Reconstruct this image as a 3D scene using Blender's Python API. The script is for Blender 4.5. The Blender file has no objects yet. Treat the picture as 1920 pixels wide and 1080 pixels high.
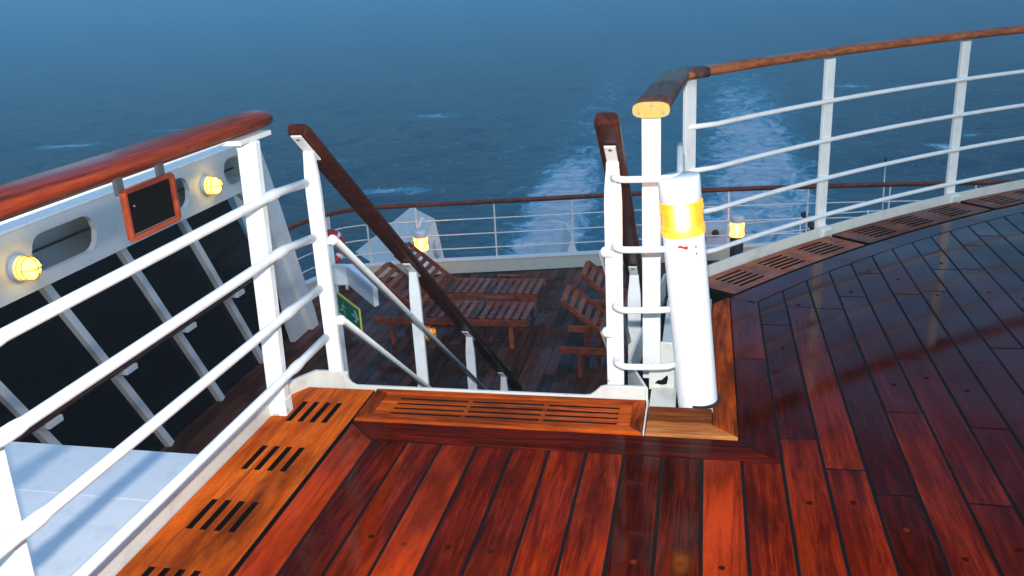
import bpy, math, random
from math import sin, cos, pi, radians, sqrt, atan2, exp, hypot
from mathutils import Vector, Matrix, noise
random.seed(7)
scene = bpy.context.scene
C = scene.collection

# ------------------------------------------------------------------ camera
# world frame: +Y runs aft along the deck planks, +X to the right, z = 0 is the top of the upper deck
EYE = 1.55
cam_d = bpy.data.cameras.new('camera'); cam = bpy.data.objects.new('camera', cam_d); C.objects.link(cam)
F_PX, PITCH, ROLL, YAW = 1673.5, radians(19.034), radians(3.177), radians(12.705)
cam_d.sensor_width = 36; cam_d.lens = 36*F_PX/1920
cam_d.clip_start = .05; cam_d.clip_end = 20000
cr, sr = cos(ROLL), sin(ROLL); cp, sp = cos(PITCH), sin(PITCH)
r0 = Vector((1, 0, 0)); u0 = Vector((0, sp, cp)); fw = Vector((0, cp, -sp))
Rv = r0*cr-u0*sr; Uv = r0*sr+u0*cr
Mc = Matrix((Rv, Uv, -fw)).transposed().to_4x4()
cam.matrix_world = Matrix.Translation((0, 0, EYE)) @ Matrix.Rotation(YAW, 4, 'Z') @ Mc
scene.camera = cam

# ------------------------------------------------------------------ light: blue dusk under thick sky + the photographer's flash
scene.view_settings.view_transform = 'Standard'; scene.view_settings.look = 'None'
scene.view_settings.exposure = 0.55; scene.view_settings.gamma = 1
SUN_EL, SUN_AZ = radians(7), radians(148)
w = bpy.data.worlds.new('World'); scene.world = w; w.use_nodes = True
nt = w.node_tree; bg = nt.nodes['Background']
sky = nt.nodes.new('ShaderNodeTexSky'); sky.sky_type = 'NISHITA'; sky.sun_disc = False
sky.sun_elevation = SUN_EL; sky.sun_rotation = SUN_AZ; sky.ozone_density = 4.0; sky.dust_density = .5; sky.air_density = 1.5
tintn = nt.nodes.new('ShaderNodeMix'); tintn.data_type = 'RGBA'; tintn.blend_type = 'MULTIPLY'; tintn.inputs[0].default_value = 1
tintn.inputs[7].default_value = (.80, 1.24, 1.64, 1)      # thick blue dusk cloud
nt.links.new(sky.outputs[0], tintn.inputs[6]); nt.links.new(tintn.outputs[2], bg.inputs[0]); bg.inputs[1].default_value = .15
sd = bpy.data.lights.new('sun', 'SUN'); sun = bpy.data.objects.new('sun', sd); C.objects.link(sun)
sd.energy = .65; sd.angle = radians(25); sd.color = (1, .95, .9)
sdir = Vector((sin(SUN_AZ)*cos(radians(40)), cos(SUN_AZ)*cos(radians(40)), sin(radians(40))))
sun.rotation_euler = sdir.to_track_quat('Z', 'Y').to_euler(); sun.location = (0, -20, 30)
fd = bpy.data.lights.new('camera_flash', 'SPOT'); flash = bpy.data.objects.new('camera_flash', fd); C.objects.link(flash)
fd.energy = 470; fd.spot_size = radians(110); fd.spot_blend = .9; fd.shadow_soft_size = .025; fd.color = (1, .97, .93)
flash.matrix_world = Matrix.Translation((-.03, .02, EYE+.2)) @ cam.matrix_world.to_3x3().to_4x4()

scene.cycles.use_denoising = True
scene.cycles.max_bounces = 8; scene.cycles.volume_bounces = 1

# ------------------------------------------------------------------ materials
def mat(name):
    m = bpy.data.materials.new(name); m.use_nodes = True
    return m, m.node_tree, m.node_tree.nodes['Principled BSDF']
def N(t, typ, **kw):
    n = t.nodes.new(typ)
    for k, v in kw.items():
        if k.startswith('i_'):
            key = k[2:]; key = int(key) if key.isdigit() else key.replace('_', ' ')
            n.inputs[key].default_value = v
        else: setattr(n, k, v)
    return n
def ramp(t, fac, stops):
    r = t.nodes.new('ShaderNodeValToRGB'); cr_ = r.color_ramp
    while len(cr_.elements) < len(stops): cr_.elements.new(.5)
    for e, (p, c) in zip(cr_.elements, stops): e.position = p; e.color = (c, c, c, 1) if isinstance(c, (int, float)) else (*c, 1)
    t.links.new(fac, r.inputs[0]); return r
def mixc(t, fac, a, b, mode='MIX'):
    m = t.nodes.new('ShaderNodeMix'); m.data_type = 'RGBA'; m.blend_type = mode
    for s, v in ((m.inputs[0], fac), (m.inputs[6], a), (m.inputs[7], b)):
        if isinstance(v, (int, float)): s.default_value = v
        elif isinstance(v, tuple): s.default_value = (*v, 1)
        else: t.links.new(v, s)
    return m.outputs[2]
def math_(t, op, a, b=0.0, c=0.0):
    m = t.nodes.new('ShaderNodeMath'); m.operation = op
    for s, v in zip(m.inputs, (a, b, c)):
        if isinstance(v, (int, float)): s.default_value = v
        else: t.links.new(v, s)
    return m.outputs[0]

def wood(name, dark, mid, light, grain=(1, .07, 1), rough=(.16, .5), coat=.35, tint=True, wet=1.0, stain=.5, spec=.4, soak=0.0):
    """Oiled wet teak: long fibres along the grain axis, tone per board from the 'tint' attribute."""
    m, t, b = mat(name); L = t.links.new
    tc = N(t, 'ShaderNodeTexCoord'); at = N(t, 'ShaderNodeAttribute', attribute_name='tint')
    off = N(t, 'ShaderNodeVectorMath', operation='SCALE'); off.inputs[3].default_value = 37.0
    L(at.outputs['Vector'], off.inputs[0])
    add = N(t, 'ShaderNodeVectorMath', operation='ADD'); L(tc.outputs['Object'], add.inputs[0]); L(off.outputs[0], add.inputs[1])
    mp = N(t, 'ShaderNodeMapping'); mp.inputs['Scale'].default_value = grain; L(add.outputs[0], mp.inputs[0])
    fine = N(t, 'ShaderNodeTexNoise', i_Scale=170, i_Detail=6, i_Roughness=.7); L(mp.outputs[0], fine.inputs[0])
    band = N(t, 'ShaderNodeTexNoise', i_Scale=24, i_Detail=4, i_Roughness=.6, i_Distortion=1.6); L(mp.outputs[0], band.inputs[0])
    blot = N(t, 'ShaderNodeTexNoise', i_Scale=4.5, i_Detail=6, i_Roughness=.68); mb_ = N(t, 'ShaderNodeMapping'); mb_.inputs['Scale'].default_value = tuple(1 if g_ > .2 or grain[0] == grain[1] else .3 for g_ in grain); L(add.outputs[0], mb_.inputs[0]); L(mb_.outputs[0], blot.inputs[0])
    g = math_(t, 'ADD', math_(t, 'MULTIPLY', fine.outputs[0], .45), math_(t, 'MULTIPLY', band.outputs[0], .75))
    if tint: g = math_(t, 'ADD', g, math_(t, 'MULTIPLY', math_(t, 'SUBTRACT', at.outputs['Fac'], .5), .46))
    r = ramp(t, g, [(.34, dark), (.56, mid), (.82, light)])
    bl = ramp(t, blot.outputs[0], [(.38, 1.0), (.62, 0.0)])
    col = mixc(t, math_(t, 'MULTIPLY', bl.outputs[0], stain), r.outputs[0], tuple(x*.55 for x in dark))
    sk = None
    if soak:      # boards standing in rain water towards the stern side stay darker and shinier
        sx_ = N(t, 'ShaderNodeSeparateXYZ'); L(tc.outputs['Object'], sx_.inputs[0])
        q = math_(t, 'ADD', math_(t, 'MULTIPLY', sx_.outputs[0], .42), math_(t, 'MULTIPLY', math_(t, 'SUBTRACT', sx_.outputs[1], 2.75), .34))
        q = math_(t, 'ADD', q, math_(t, 'MULTIPLY', math_(t, 'SUBTRACT', blot.outputs[0], .5), .9))
        sk = ramp(t, q, [(.0, 0.0), (.75, soak)]).outputs[0]
        col = mixc(t, sk, col, tuple(x*.30+.001 for x in mid))
    L(col, b.inputs['Base Color'])
    wetn = N(t, 'ShaderNodeTexNoise', i_Scale=1.7, i_Detail=5, i_Roughness=.6); L(tc.outputs['Object'], wetn.inputs[0])
    wr = ramp(t, wetn.outputs[0], [(.40, rough[1]), (.62, rough[0])])
    rr = math_(t, 'ADD', wr.outputs[0], math_(t, 'MULTIPLY', fine.outputs[0], .14)); L(rr, b.inputs['Roughness'])
    cw = ramp(t, wetn.outputs[0], [(.42, coat*.25), (.60, coat*wet)]); L(math_(t, 'ADD', cw.outputs[0], math_(t, 'MULTIPLY', sk, .8)) if sk else cw.outputs[0], b.inputs['Coat Weight'])
    L(math_(t, 'MULTIPLY', blot.outputs[0], .15), b.inputs['Coat Roughness']); b.inputs['Coat IOR'].default_value = 1.22; b.inputs['Specular IOR Level'].default_value = spec
    bp = N(t, 'ShaderNodeBump', i_Strength=.25, i_Distance=.002)
    L(math_(t, 'ADD', fine.outputs[0], math_(t, 'MULTIPLY', band.outputs[0], .8)), bp.inputs['Height']); L(bp.outputs[0], b.inputs['Normal'])
    return m
def paint(name, col=(.78, .79, .78), rough=.33, dirt=.25, rust=0.0, foot=False, dirtcol=(.34, .32, .27), bump=.12):
    m, t, b = mat(name); L = t.links.new
    tc = N(t, 'ShaderNodeTexCoord')
    n1 = N(t, 'ShaderNodeTexNoise', i_Scale=9, i_Detail=7, i_Roughness=.7); L(tc.outputs['Object'], n1.inputs[0])
    n2 = N(t, 'ShaderNodeTexNoise', i_Scale=55, i_Detail=5, i_Roughness=.7); L(tc.outputs['Object'], n2.inputs[0])
    d = ramp(t, n1.outputs[0], [(.5, 0.0), (.78, 1.0)])
    c = mixc(t, math_(t, 'MULTIPLY', d.outputs[0], dirt), col, dirtcol)
    sp_ = ramp(t, n2.outputs[0], [(.63, 0.0), (.70, 1.0)])
    c = mixc(t, math_(t, 'MULTIPLY', sp_.outputs[0], .35*dirt+rust), c, (.25, .11, .04))
    if foot:      # rust creeping up from the welded feet
        sx_ = N(t, 'ShaderNodeSeparateXYZ'); L(tc.outputs['Object'], sx_.inputs[0])
        n3 = N(t, 'ShaderNodeTexNoise', i_Scale=38, i_Detail=6, i_Roughness=.7); L(tc.outputs['Object'], n3.inputs[0])
        fz = math_(t, 'ADD', n3.outputs[0], math_(t, 'MULTIPLY', math_(t, 'ABSOLUTE', sx_.outputs[2]), -2.2))
        fr_ = ramp(t, fz, [(.50, 0.0), (.60, .75)])
        c = mixc(t, fr_.outputs[0], c, (.30, .15, .06))
    L(c, b.inputs['Base Color'])
    L(math_(t, 'ADD', math_(t, 'MULTIPLY', n1.outputs[0], .2), rough-.1), b.inputs['Roughness'])
    bp = N(t, 'ShaderNodeBump', i_Strength=bump, i_Distance=.004); L(n1.outputs[0], bp.inputs['Height']); L(bp.outputs[0], b.inputs['Normal'])
    return m
def plain(name, col, rough=.5, metal=0.0, emit=0, ecol=None, trans=0.0, coat=0.0):
    m, t, b = mat(name); L = t.links.new
    tc = N(t, 'ShaderNodeTexCoord'); n1 = N(t, 'ShaderNodeTexNoise', i_Scale=30, i_Detail=5); L(tc.outputs['Object'], n1.inputs[0])
    L(mixc(t, math_(t, 'MULTIPLY', n1.outputs[0], .4), col, tuple(x*.6 for x in col)), b.inputs['Base Color'])
    b.inputs['Roughness'].default_value = rough; b.inputs['Metallic'].default_value = metal
    b.inputs['Transmission Weight'].default_value = trans; b.inputs['Coat Weight'].default_value = coat
    if emit:
        b.inputs['Emission Color'].default_value = (*(ecol or col), 1); b.inputs['Emission Strength'].default_value = emit
    return m
GY = (1, .06, 1); GX = (.06, 1, 1)
DK = ((.020, .0025, .001), (.115, .0072, .0015), (.36, .033, .0035))
HR = ((.035, .009, .004), (.20, .036, .011), (.40, .10, .030))
GR = ((.09, .016, .004), (.50, .074, .006), (.76, .165, .012))
M_plank = wood('wet_teak_planks', *DK, grain=GY, spec=.0, coat=.42, soak=.9, stain=.72)
M_plankx = wood('wet_teak_border', *[tuple(x*1.15 for x in c) for c in DK], grain=GX, spec=.0, coat=.3)
M_ring = wood('wet_teak_ring', *DK, grain=(.3, .3, 1), spec=.0, coat=.38, soak=.85)
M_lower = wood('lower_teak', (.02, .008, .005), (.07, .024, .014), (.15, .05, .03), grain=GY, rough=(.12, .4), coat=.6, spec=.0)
M_grat = wood('slotted_teak', *GR, grain=GY, rough=(.3, .55), coat=.2, spec=.0, stain=.8)
M_pad = wood('worn_teak_pad', (.12, .03, .008), (.42, .11, .022), (.66, .30, .10), grain=GX, rough=(.4, .6), coat=.1, spec=.0)
M_gratx = wood('slotted_teak_cross', *[tuple(x*1.1 for x in c) for c in GR], grain=GX, rough=(.3, .55), coat=.3, spec=.0, stain=.8)
M_gratc = wood('slotted_teak_curved', (.05, .010, .003), (.24, .045, .010), (.45, .11, .03), grain=(.3, .3, 1), rough=(.3, .55), coat=.3, spec=.1)
M_rail = wood('handrail_teak', (.035, .007, .002), (.22, .028, .007), (.42, .075, .018), grain=GY, rough=(.25, .5), coat=.4, stain=.35, spec=.15)
M_railx = wood('handrail_teak_curved', (.10, .028, .008), (.42, .11, .025), (.65, .22, .06), grain=(.25, .25, 1), rough=(.3, .5), coat=.1, stain=.25, spec=.2)
M_railend = wood('worn_handrail_end', (.04, .018, .012), (.12, .055, .04), (.2, .11, .08), grain=GY, rough=(.35, .55), coat=.06, stain=.3, spec=.15)
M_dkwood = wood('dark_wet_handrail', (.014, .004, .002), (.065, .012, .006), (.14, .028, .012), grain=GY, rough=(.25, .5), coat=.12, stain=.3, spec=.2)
M_chair = wood('lounger_teak', (.05, .011, .005), (.25, .048, .016), (.42, .10, .035), grain=(.4, .4, .4), rough=(.3, .5), coat=.08, spec=.2)
M_frame = wood('board_frame_wood', (.07, .010, .003), (.24, .030, .007), (.36, .06, .015), grain=GY, coat=.5)
M_white = paint('white_gloss_paint', foot=True, bump=.25, dirt=.4)
M_coam = paint('cream_coaming_paint', (.60, .61, .56), dirt=.7, bump=.3)
M_panel = paint('white_roof_paint', (.92, .92, .89), .38, dirt=.4, dirtcol=(.45, .5, .52))
M_grey = paint('grey_white_paint', (.72, .73, .75), .4, dirt=.25)
M_boll = paint('bollard_paint', (.80, .82, .82), .3, dirt=.3)
M_rust = paint('rust_stained_paint', (.70, .70, .66), .5, dirt=.4, rust=.55)
M_steel = paint('deck_steel', (.05, .055, .06), .5)
M_hull = paint('white_hull', (.55, .58, .6), .4)
M_caulk_shade = plain('black_caulk_and_shade', (.004, .004, .004), .6)  # seam caulking, also the painted shade in and under the board slots
M_caulk_shade.node_tree.nodes['Principled BSDF'].inputs['Specular IOR Level'].default_value = .08
M_brass = paint('worn_brass', (.58, .34, .05), .42, dirt=.9, dirtcol=(.16, .08, .015), bump=.3)
M_screw = plain('steel_screw', (.25, .24, .22), .4, .9)
M_black = plain('black_board', (.003, .003, .003), .9)
M_black.node_tree.nodes['Principled BSDF'].inputs['Specular IOR Level'].default_value = .05
M_dark = plain('dark_rubber', (.012, .012, .013), .5)
M_glass = plain('tinted_glass', (.002, .004, .007), .08)
M_glass.node_tree.nodes['Principled BSDF'].inputs['Specular IOR Level'].default_value = .04
M_red = plain('red_enamel', (.55, .02, .015), .4)
M_buoyred = plain('lifebuoy_red', (.45, .015, .015), .45)
M_buoywhite = plain('reflective_tape', (.85, .85, .85), .3)
M_green = plain('sign_green', (.0, .22, .11), .45)
M_yellow = plain('sign_yellow', (.75, .62, .05), .45)
M_signw = plain('sign_pale_print', (.45, .75, .65), .45)
M_copper = plain('plug_light', (.11, .018, .005), .75)
M_plug = plain('plug_dark', (.03, .005, .002), .75)
for q_ in (M_plug, M_copper): q_.node_tree.nodes['Principled BSDF'].inputs['Specular IOR Level'].default_value = .0
M_stainless = plain('stainless', (.55, .56, .57), .3, .6)

# ------------------------------------------------------------------ mesh builder
class MB:
    def __init__(s): s.v = []; s.f = []; s.sm = []; s.t = []; s.mi = []
    def add(s, verts, faces, smooth=False, tint=None, mi=0):
        o = len(s.v); s.v += [tuple(p) for p in verts]
        if tint is None: tint = random.random()
        for f in faces:
            s.f.append([o+i for i in f]); s.sm.append(smooth); s.t.append(tint); s.mi.append(mi)
        return s
    def box(s, c, d, R=None, tint=None, mi=0):
        c = Vector(c); h = Vector(d)/2; R = R or Matrix.Identity(3)
        vs = [c + R @ Vector((sx*h.x, sy*h.y, sz*h.z)) for sx in (-1, 1) for sy in (-1, 1) for sz in (-1, 1)]
        return s.add(vs, [(0, 1, 3, 2), (4, 6, 7, 5), (0, 4, 5, 1), (2, 3, 7, 6), (0, 2, 6, 4), (1, 5, 7, 3)], tint=tint, mi=mi)
    def bar(s, a, b, wd, th, up=(0, 0, 1), tint=None, mi=0):
        a = Vector(a); b = Vector(b); y = (b-a); L_ = y.length; y.normalize(); up = Vector(up)
        x = y.cross(up); x.normalize(); z = x.cross(y); R = Matrix((x, y, z)).transposed()
        return s.box((a+b)/2, (wd, L_, th), R, tint, mi)
    def sweep(s, pts, sec, up=(0, 0, 1), smooth=True, caps=True, tint=None, scales=None, mi=0):
        pts = [Vector(p) for p in pts]; n = len(sec); vs = []; up = Vector(up)
        for i, p in enumerate(pts):
            d = (pts[min(i+1, len(pts)-1)]-pts[max(i-1, 0)]).normalized()
            x = d.cross(up)
            if x.length < 1e-4: x = d.cross(Vector((1, 0, 0)))
            x.normalize(); z = x.cross(d); k = scales[i] if scales else 1
            if 0 < i < len(pts)-1:
                d1 = (p-pts[i-1]).normalized(); ca = max(.5, d1.dot(d)); kx = 1/ca
            else: kx = 1
            vs += [p + x*(a*k*kx) + z*(b_*k) for a, b_ in sec]
        fs = [(i*n+j, i*n+(j+1) % n, (i+1)*n+(j+1) % n, (i+1)*n+j) for i in range(len(pts)-1) for j in range(n)]
        t = .34 if tint is None else tint
        o = len(s.v); s.add(vs, fs, smooth, t, mi)
        if caps:
            for f in (tuple(range(n))[::-1], tuple((len(pts)-1)*n+j for j in range(n))):
                s.f.append([o+i for i in f]); s.sm.append(False); s.t.append(t); s.mi.append(mi)
        return s
    def tube(s, pts, r, n=12, **k):
        if len(pts) == 2: k.setdefault('up', (0, 0, 1) if abs((Vector(pts[1])-Vector(pts[0])).normalized().z) < .98 else (0, 1, 0))
        return s.sweep(pts, [(r*cos(2*pi*i/n), r*sin(2*pi*i/n)) for i in range(n)], **k)
    def prism(s, poly, z0, z1, tint=None, mi=0):
        n = len(poly); vs = [(x, y, z0) for x, y in poly]+[(x, y, z1) for x, y in poly]
        return s.add(vs, [tuple(range(n))[::-1], tuple(range(n, 2*n))]+[(i, (i+1) % n, n+(i+1) % n, n+i) for i in range(n)], tint=tint, mi=mi)
    def lathe(s, prof, n=32, M=None, smooth=True, tint=.5, mi=0):
        """profile [(r,z)] around Z, placed by matrix M"""
        M = M or Matrix.Identity(4); vs = []; fs = []
        for r, z in prof: vs += [M @ Vector((r*cos(2*pi*i/n), r*sin(2*pi*i/n), z)) for i in range(n)]
        for k in range(len(prof)-1):
            fs += [(k*n+i, k*n+(i+1) % n, (k+1)*n+(i+1) % n, (k+1)*n+i) for i in range(n)]
        return s.add(vs, fs, smooth, tint, mi)
    def build(s, name, m, parent=None, bevel=0, seg=2):
        me = bpy.data.meshes.new(name); me.from_pydata(s.v, [], s.f)
        ms = m if isinstance(m, (list, tuple)) else [m]
        for x in ms: me.materials.append(x)
        me.polygons.foreach_set('use_smooth', s.sm); me.polygons.foreach_set('material_index', s.mi)
        a = me.attributes.new('tint', 'FLOAT_COLOR', 'CORNER'); buf = []
        for p, t in zip(me.polygons, s.t): buf += [t, t, t, 1.0]*p.loop_total
        a.data.foreach_set('color', buf); me.validate(); me.update()
        o = bpy.data.objects.new(name, me); C.objects.link(o)
        if parent is not None:
            o.parent = parent; o.matrix_parent_inverse = root_inv(parent)
        if bevel:
            b = o.modifiers.new('bevel', 'BEVEL'); b.width = bevel; b.segments = seg; b.limit_method = 'ANGLE'; b.angle_limit = radians(40)
            b.harden_normals = False
        return o
def root_inv(o):
    return (Matrix.Translation(o.location) @ o.rotation_euler.to_matrix().to_4x4()).inverted()
def thing(name, label, cat, loc, group=None):
    o = bpy.data.objects.new(name, None); C.objects.link(o); o.location = loc; o.empty_display_size = .1
    return tag(o, label, cat, group)
def tag(o, label=None, cat=None, group=None, kind=None):
    if label: o['label'] = label
    if cat: o['category'] = cat
    if group: o['group'] = group
    if kind: o['kind'] = kind
    return o
def clone(root, loc, label=None):
    c = root.copy(); C.objects.link(c); c.location = loc
    if label: c['label'] = label
    for ch in list(root.children):
        d = ch.copy(); C.objects.link(d); d.parent = c
        for g in list(ch.children):
            e = g.copy(); C.objects.link(e); e.parent = d
    return c
def oval(w_, h_, n=20, p=2.6):
    out = []
    for i in range(n):
        a = 2*pi*i/n; ca, sa = cos(a), sin(a)
        out.append((math.copysign(abs(ca)**(2/p), ca)*w_/2, math.copysign(abs(sa)**(2/p), sa)*h_/2))
    return out

# ------------------------------------------------------------------ stern curves
CX, CY = 7.684, -1.292
RG = 9.391           # inner edge of the slotted margin
RC = RG+.275         # inner face of the coaming
def arc(R, a): return CX-R*cos(a), CY+R*sin(a)
def yarc(R, x):
    d = R*R-(x-CX)**2
    return CY+sqrt(max(d, 0))
XMAX = 7.2; YMIN = -2.5

# ------------------------------------------------------------------ sea
SEA = -17.0
def interp(y, tab):
    if y <= tab[0][0]: return tab[0][1]
    for (a, x), (b, x2) in zip(tab, tab[1:]):
        if y <= b: return x+(x2-x)*(y-a)/(b-a)
    return tab[-1][1]
wakeA = [(20, -9.5), (63, -11.2), (71, -12.0), (86, -12.6), (110, -13.7), (146, -15.3), (200, -18), (300, -24)]
wakeB = [(20, 3.5), (65, 3.9), (71, 4.2), (93, 5.0), (121, 5.3), (163, 5.2), (250, 2)]
CAPS = [(-86, 107.7, 5, 1.2, .8), (-76, 119.7, 4, 1.2, .7), (-29, 79.3, 4, 1.3, .75), (-42, 95, 3, 1, .5), (24.5, 99, 1.4, 1.6, .9), (28.3, 105, 1, 1, .8), (22, 150, 4, 2, .6), (-40, 130, 5, 2, .5), (-12, 62, 2, 2, 1)]
def foam(x, y):
    if y < 15: return 0, 0
    wa = 2.6+max(0, y-60)*.016
    a = exp(-((x-interp(y, wakeA))/wa)**2) * (1.0 if y < 80 else max(.22, 1-(y-80)/30))
    a *= 1 if y < 150 else max(0, 1-(y-150)/140)
    wb = 4.3+max(0, y-60)*.018
    b = exp(-abs((x-interp(y, wakeB))/wb)**2.6) * (.74 if y < 95 else max(0, .74-(y-95)/150))
    for cx_, cy_, sx_, sy_, q in CAPS: a = max(a, q*exp(-((x-cx_)/sx_)**2-((y-cy_)/sy_)**2))
    mid = exp(-((x+3)/(13+y*.03))**2)*max(0, 1-y/230)*.6
    return min(1, max(a, b)), min(1, max(a, b, mid))
sea_v, sea_f, foamv = [], [], []
ys = []; y = -60.0
while y < 30: ys.append(y); y += 8
while y < 2400: ys.append(y); y *= 1.0125
NX = 300
for yy in ys:
    half = max(60, yy*1.15+20)
    for i in range(NX+1):
        u = i/NX*2-1; x = (u*.75+.25*u**3)*half-yy*.12
        k = max(0, 1-yy/600)
        z = SEA+1.7*k*(.30*(noise.noise(Vector((x*.09, yy*.14, 0))))+.20*noise.noise(Vector((x*.28, yy*.42, 3)))+.10*noise.noise(Vector((x*.7, yy*1.0, 7))))
        sea_v.append((x, yy, z)); fa, fb = foam(x, yy); foamv.append((fa, fb))
NW = NX+1
for j in range(len(ys)-1):
    for i in range(NX):
        a = j*NW+i; sea_f.append((a, a+1, a+NW+1, a+NW))
me = bpy.data.meshes.new('sea'); me.from_pydata(sea_v, [], sea_f)
at_ = me.attributes.new('foam', 'FLOAT_COLOR', 'POINT'); buf = []
for fa, fb in foamv: buf += [fa, fb, 0, 1]
at_.data.foreach_set('color', buf)
for p in me.polygons: p.use_smooth = True
sea = bpy.data.objects.new('sea', me); C.objects.link(sea); tag(sea, kind='structure')
m, t, b = mat('sea_water'); L = t.links.new
tc = N(t, 'ShaderNodeTexCoord'); fa = N(t, 'ShaderNodeAttribute', attribute_name='foam')
sp_ = N(t, 'ShaderNodeSeparateColor'); L(fa.outputs['Color'], sp_.inputs[0])
mp = N(t, 'ShaderNodeMapping'); mp.inputs['Scale'].default_value = (.75, 1.25, 1); L(tc.outputs['Object'], mp.inputs[0])
w1 = N(t, 'ShaderNodeTexNoise', i_Scale=.55, i_Detail=7, i_Roughness=.62, i_Distortion=.8); L(mp.outputs[0], w1.inputs[0])
w2 = N(t, 'ShaderNodeTexNoise', i_Scale=.12, i_Detail=4, i_Roughness=.5); L(mp.outputs[0], w2.inputs[0])
mf = N(t, 'ShaderNodeMapping'); mf.inputs['Scale'].default_value = (1, .55, 1); L(tc.outputs['Object'], mf.inputs[0])
fn = N(t, 'ShaderNodeTexNoise', i_Scale=.42, i_Detail=9, i_Roughness=.72, i_Distortion=1.4); L(mf.outputs[0], fn.inputs[0])
# broken foam: threshold falls where the wake is strong
fac = math_(t, 'ADD', fn.outputs[0], math_(t, 'MULTIPLY', sp_.outputs[0], .41))
fmask = ramp(t, fac, [(.60, 0.0), (.74, 1.0)])
cap = N(t, 'ShaderNodeTexNoise', i_Scale=.16, i_Detail=8, i_Roughness=.7, i_Distortion=.6); L(mp.outputs[0], cap.inputs[0])
capm = ramp(t, cap.outputs[0], [(.66, 0.0), (.78, .5)])
foamk = math_(t, 'MAXIMUM', fmask.outputs[0], capm.outputs[0])
deep = mixc(t, w2.outputs[0], (.003, .022, .046), (.008, .058, .098))
aer = mixc(t, math_(t, 'MULTIPLY', sp_.outputs[1], .85), deep, (.006, .46, .62))
col = mixc(t, foamk, aer, (.16, .66, .84))
crest = ramp(t, fac, [(.67, 0.0), (.80, 1.0)])
col = mixc(t, crest.outputs[0], col, (.90, .97, 1.0))
L(col, b.inputs['Base Color']); b.inputs['IOR'].default_value = 1.33
L(math_(t, 'ADD', math_(t, 'MULTIPLY', foamk, .5), .22), b.inputs['Roughness'])
bp = N(t, 'ShaderNodeBump', i_Strength=1.0, i_Distance=1.8); L(w1.outputs[0], bp.inputs['Height']); L(bp.outputs[0], b.inputs['Normal'])
me.materials.append(m)

# ------------------------------------------------------------------ plank deck
def planks(name, m, z, x0, x1, pitch, yfun0, yfun1, lens, gap=.0105, th=.045, cut=None):
    """Rows of boards along Y between the two end curves; every board its own tone and tiny height change."""
    b_ = MB(); x = x0; k = 0
    while x < x1-1e-4:
        xa, xb = x+gap/2, min(x+pitch, x1)-gap/2
        ya0, yb0 = yfun0(xa), yfun0(xb); ya1, yb1 = yfun1(xa), yfun1(xb)
        cuts = [None]; yy = max(ya1, yb1)-random.uniform(.25, .9)*(1 if lens(x) < 50 else 0)-(100 if lens(x) > 50 else 0)
        while yy > min(ya0, yb0)+.2:
            cuts.append(yy); yy -= lens(x)*random.uniform(.7, 1.3)
        cuts.append('end')
        for i in range(len(cuts)-1):
            ta, tb = (ya1, yb1) if cuts[i] is None else (cuts[i]-gap/2,)*2
            ba, bb = (ya0, yb0) if cuts[i+1] == 'end' else (cuts[i+1]+gap/2,)*2
            if ta-ba < .03 and tb-bb < .03: continue
            zz = z+random.uniform(-.0008, .0008); tl = random.uniform(-.0009, .0009); t2 = random.uniform(-.0009, .0009)
            e = .0012
            lo = [(xa, ba), (xb, bb), (xb, tb), (xa, ta)]
            hi = [(xa+e, ba+e), (xb-e, bb+e), (xb-e, tb-e), (xa+e, ta-e)]
            zt = [zz-tl-t2, zz+tl-t2, zz+tl+t2, zz-tl+t2]
            vs = [(p[0], p[1], z-th) for p in lo]+[(p[0], p[1], q-e) for p, q in zip(lo, zt)]+[(p[0], p[1], q) for p, q in zip(hi, zt)]
            fs = [(0, 3, 2, 1)]+[(i_, (i_+1) % 4, 4+(i_+1) % 4, 4+i_) for i_ in range(4)]+[(4+i_, 4+(i_+1) % 4, 8+(i_+1) % 4, 8+i_) for i_ in range(4)]+[(8, 9, 10, 11)]
            b_.add(vs, fs)
        x += pitch; k += 1
    return b_.build(name, m)

PIT = .1297; XS = .2700
FB = 2.70                                     # inner edge of the cross border
RB = RG-.135                                  # inner edge of the curved border board
deck = planks('deck', M_plank, 0, XS, XMAX, PIT, lambda x: YMIN, lambda x: yarc(RB-.006, x), lambda x: 1.35)
tag(deck, kind='structure')
d2 = planks('deck_field', M_plank, 0, XS-12*PIT, XS, PIT, lambda x: YMIN, lambda x: FB-.004 if x > -1.16 else FB-.004+(-1.16-x)*1.0, lambda x: 99)
tag(d2, kind='structure')
# border boards: across the stair head, beside the corner pad, along the curve
b_ = MB()
def mboard(b_, poly, z0=-.045, z1=0.0):
    """a board with a softly eased top edge"""
    n = len(poly); c = Vector((sum(p[0] for p in poly)/n, sum(p[1] for p in poly)/n)); e = .003
    inn = [Vector(p)+(c-Vector(p)).normalized()*e*1.4 for p in poly]
    vs = [(p[0], p[1], z0) for p in poly]+[(p[0], p[1], z1-e) for p in poly]+[(p.x, p.y, z1) for p in inn]
    b_.add(vs, [tuple(range(n))[::-1]]+[(i, (i+1) % n, n+(i+1) % n, n+i) for i in range(n)]+[(n+i, n+(i+1) % n, 2*n+(i+1) % n, 2*n+i) for i in range(n)]+[tuple(range(2*n, 3*n))])
g = .004
mboard(b_, [(-1.285, 2.835), (-1.165+g, FB+g), (XS-g, FB+g), (.135-g, 2.84-g)])
o = b_.build('deck_border', M_plankx); tag(o, kind='structure')
b_ = MB()
mboard(b_, [(.14, 2.845), (XS-g, FB+2*g), (XS-g, 3.55), (.14, 3.55)])
mboard(b_, [(.14, 3.556), (XS-g, 3.556), (XS-g, yarc(RB, XS)-.01), (.14, yarc(RG, .14)-.01)])
o = b_.build('deck_border_side', M_plank); tag(o, kind='structure')
b_ = MB()
a0 = math.acos((CX-.14)/RG); aa = a0
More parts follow.
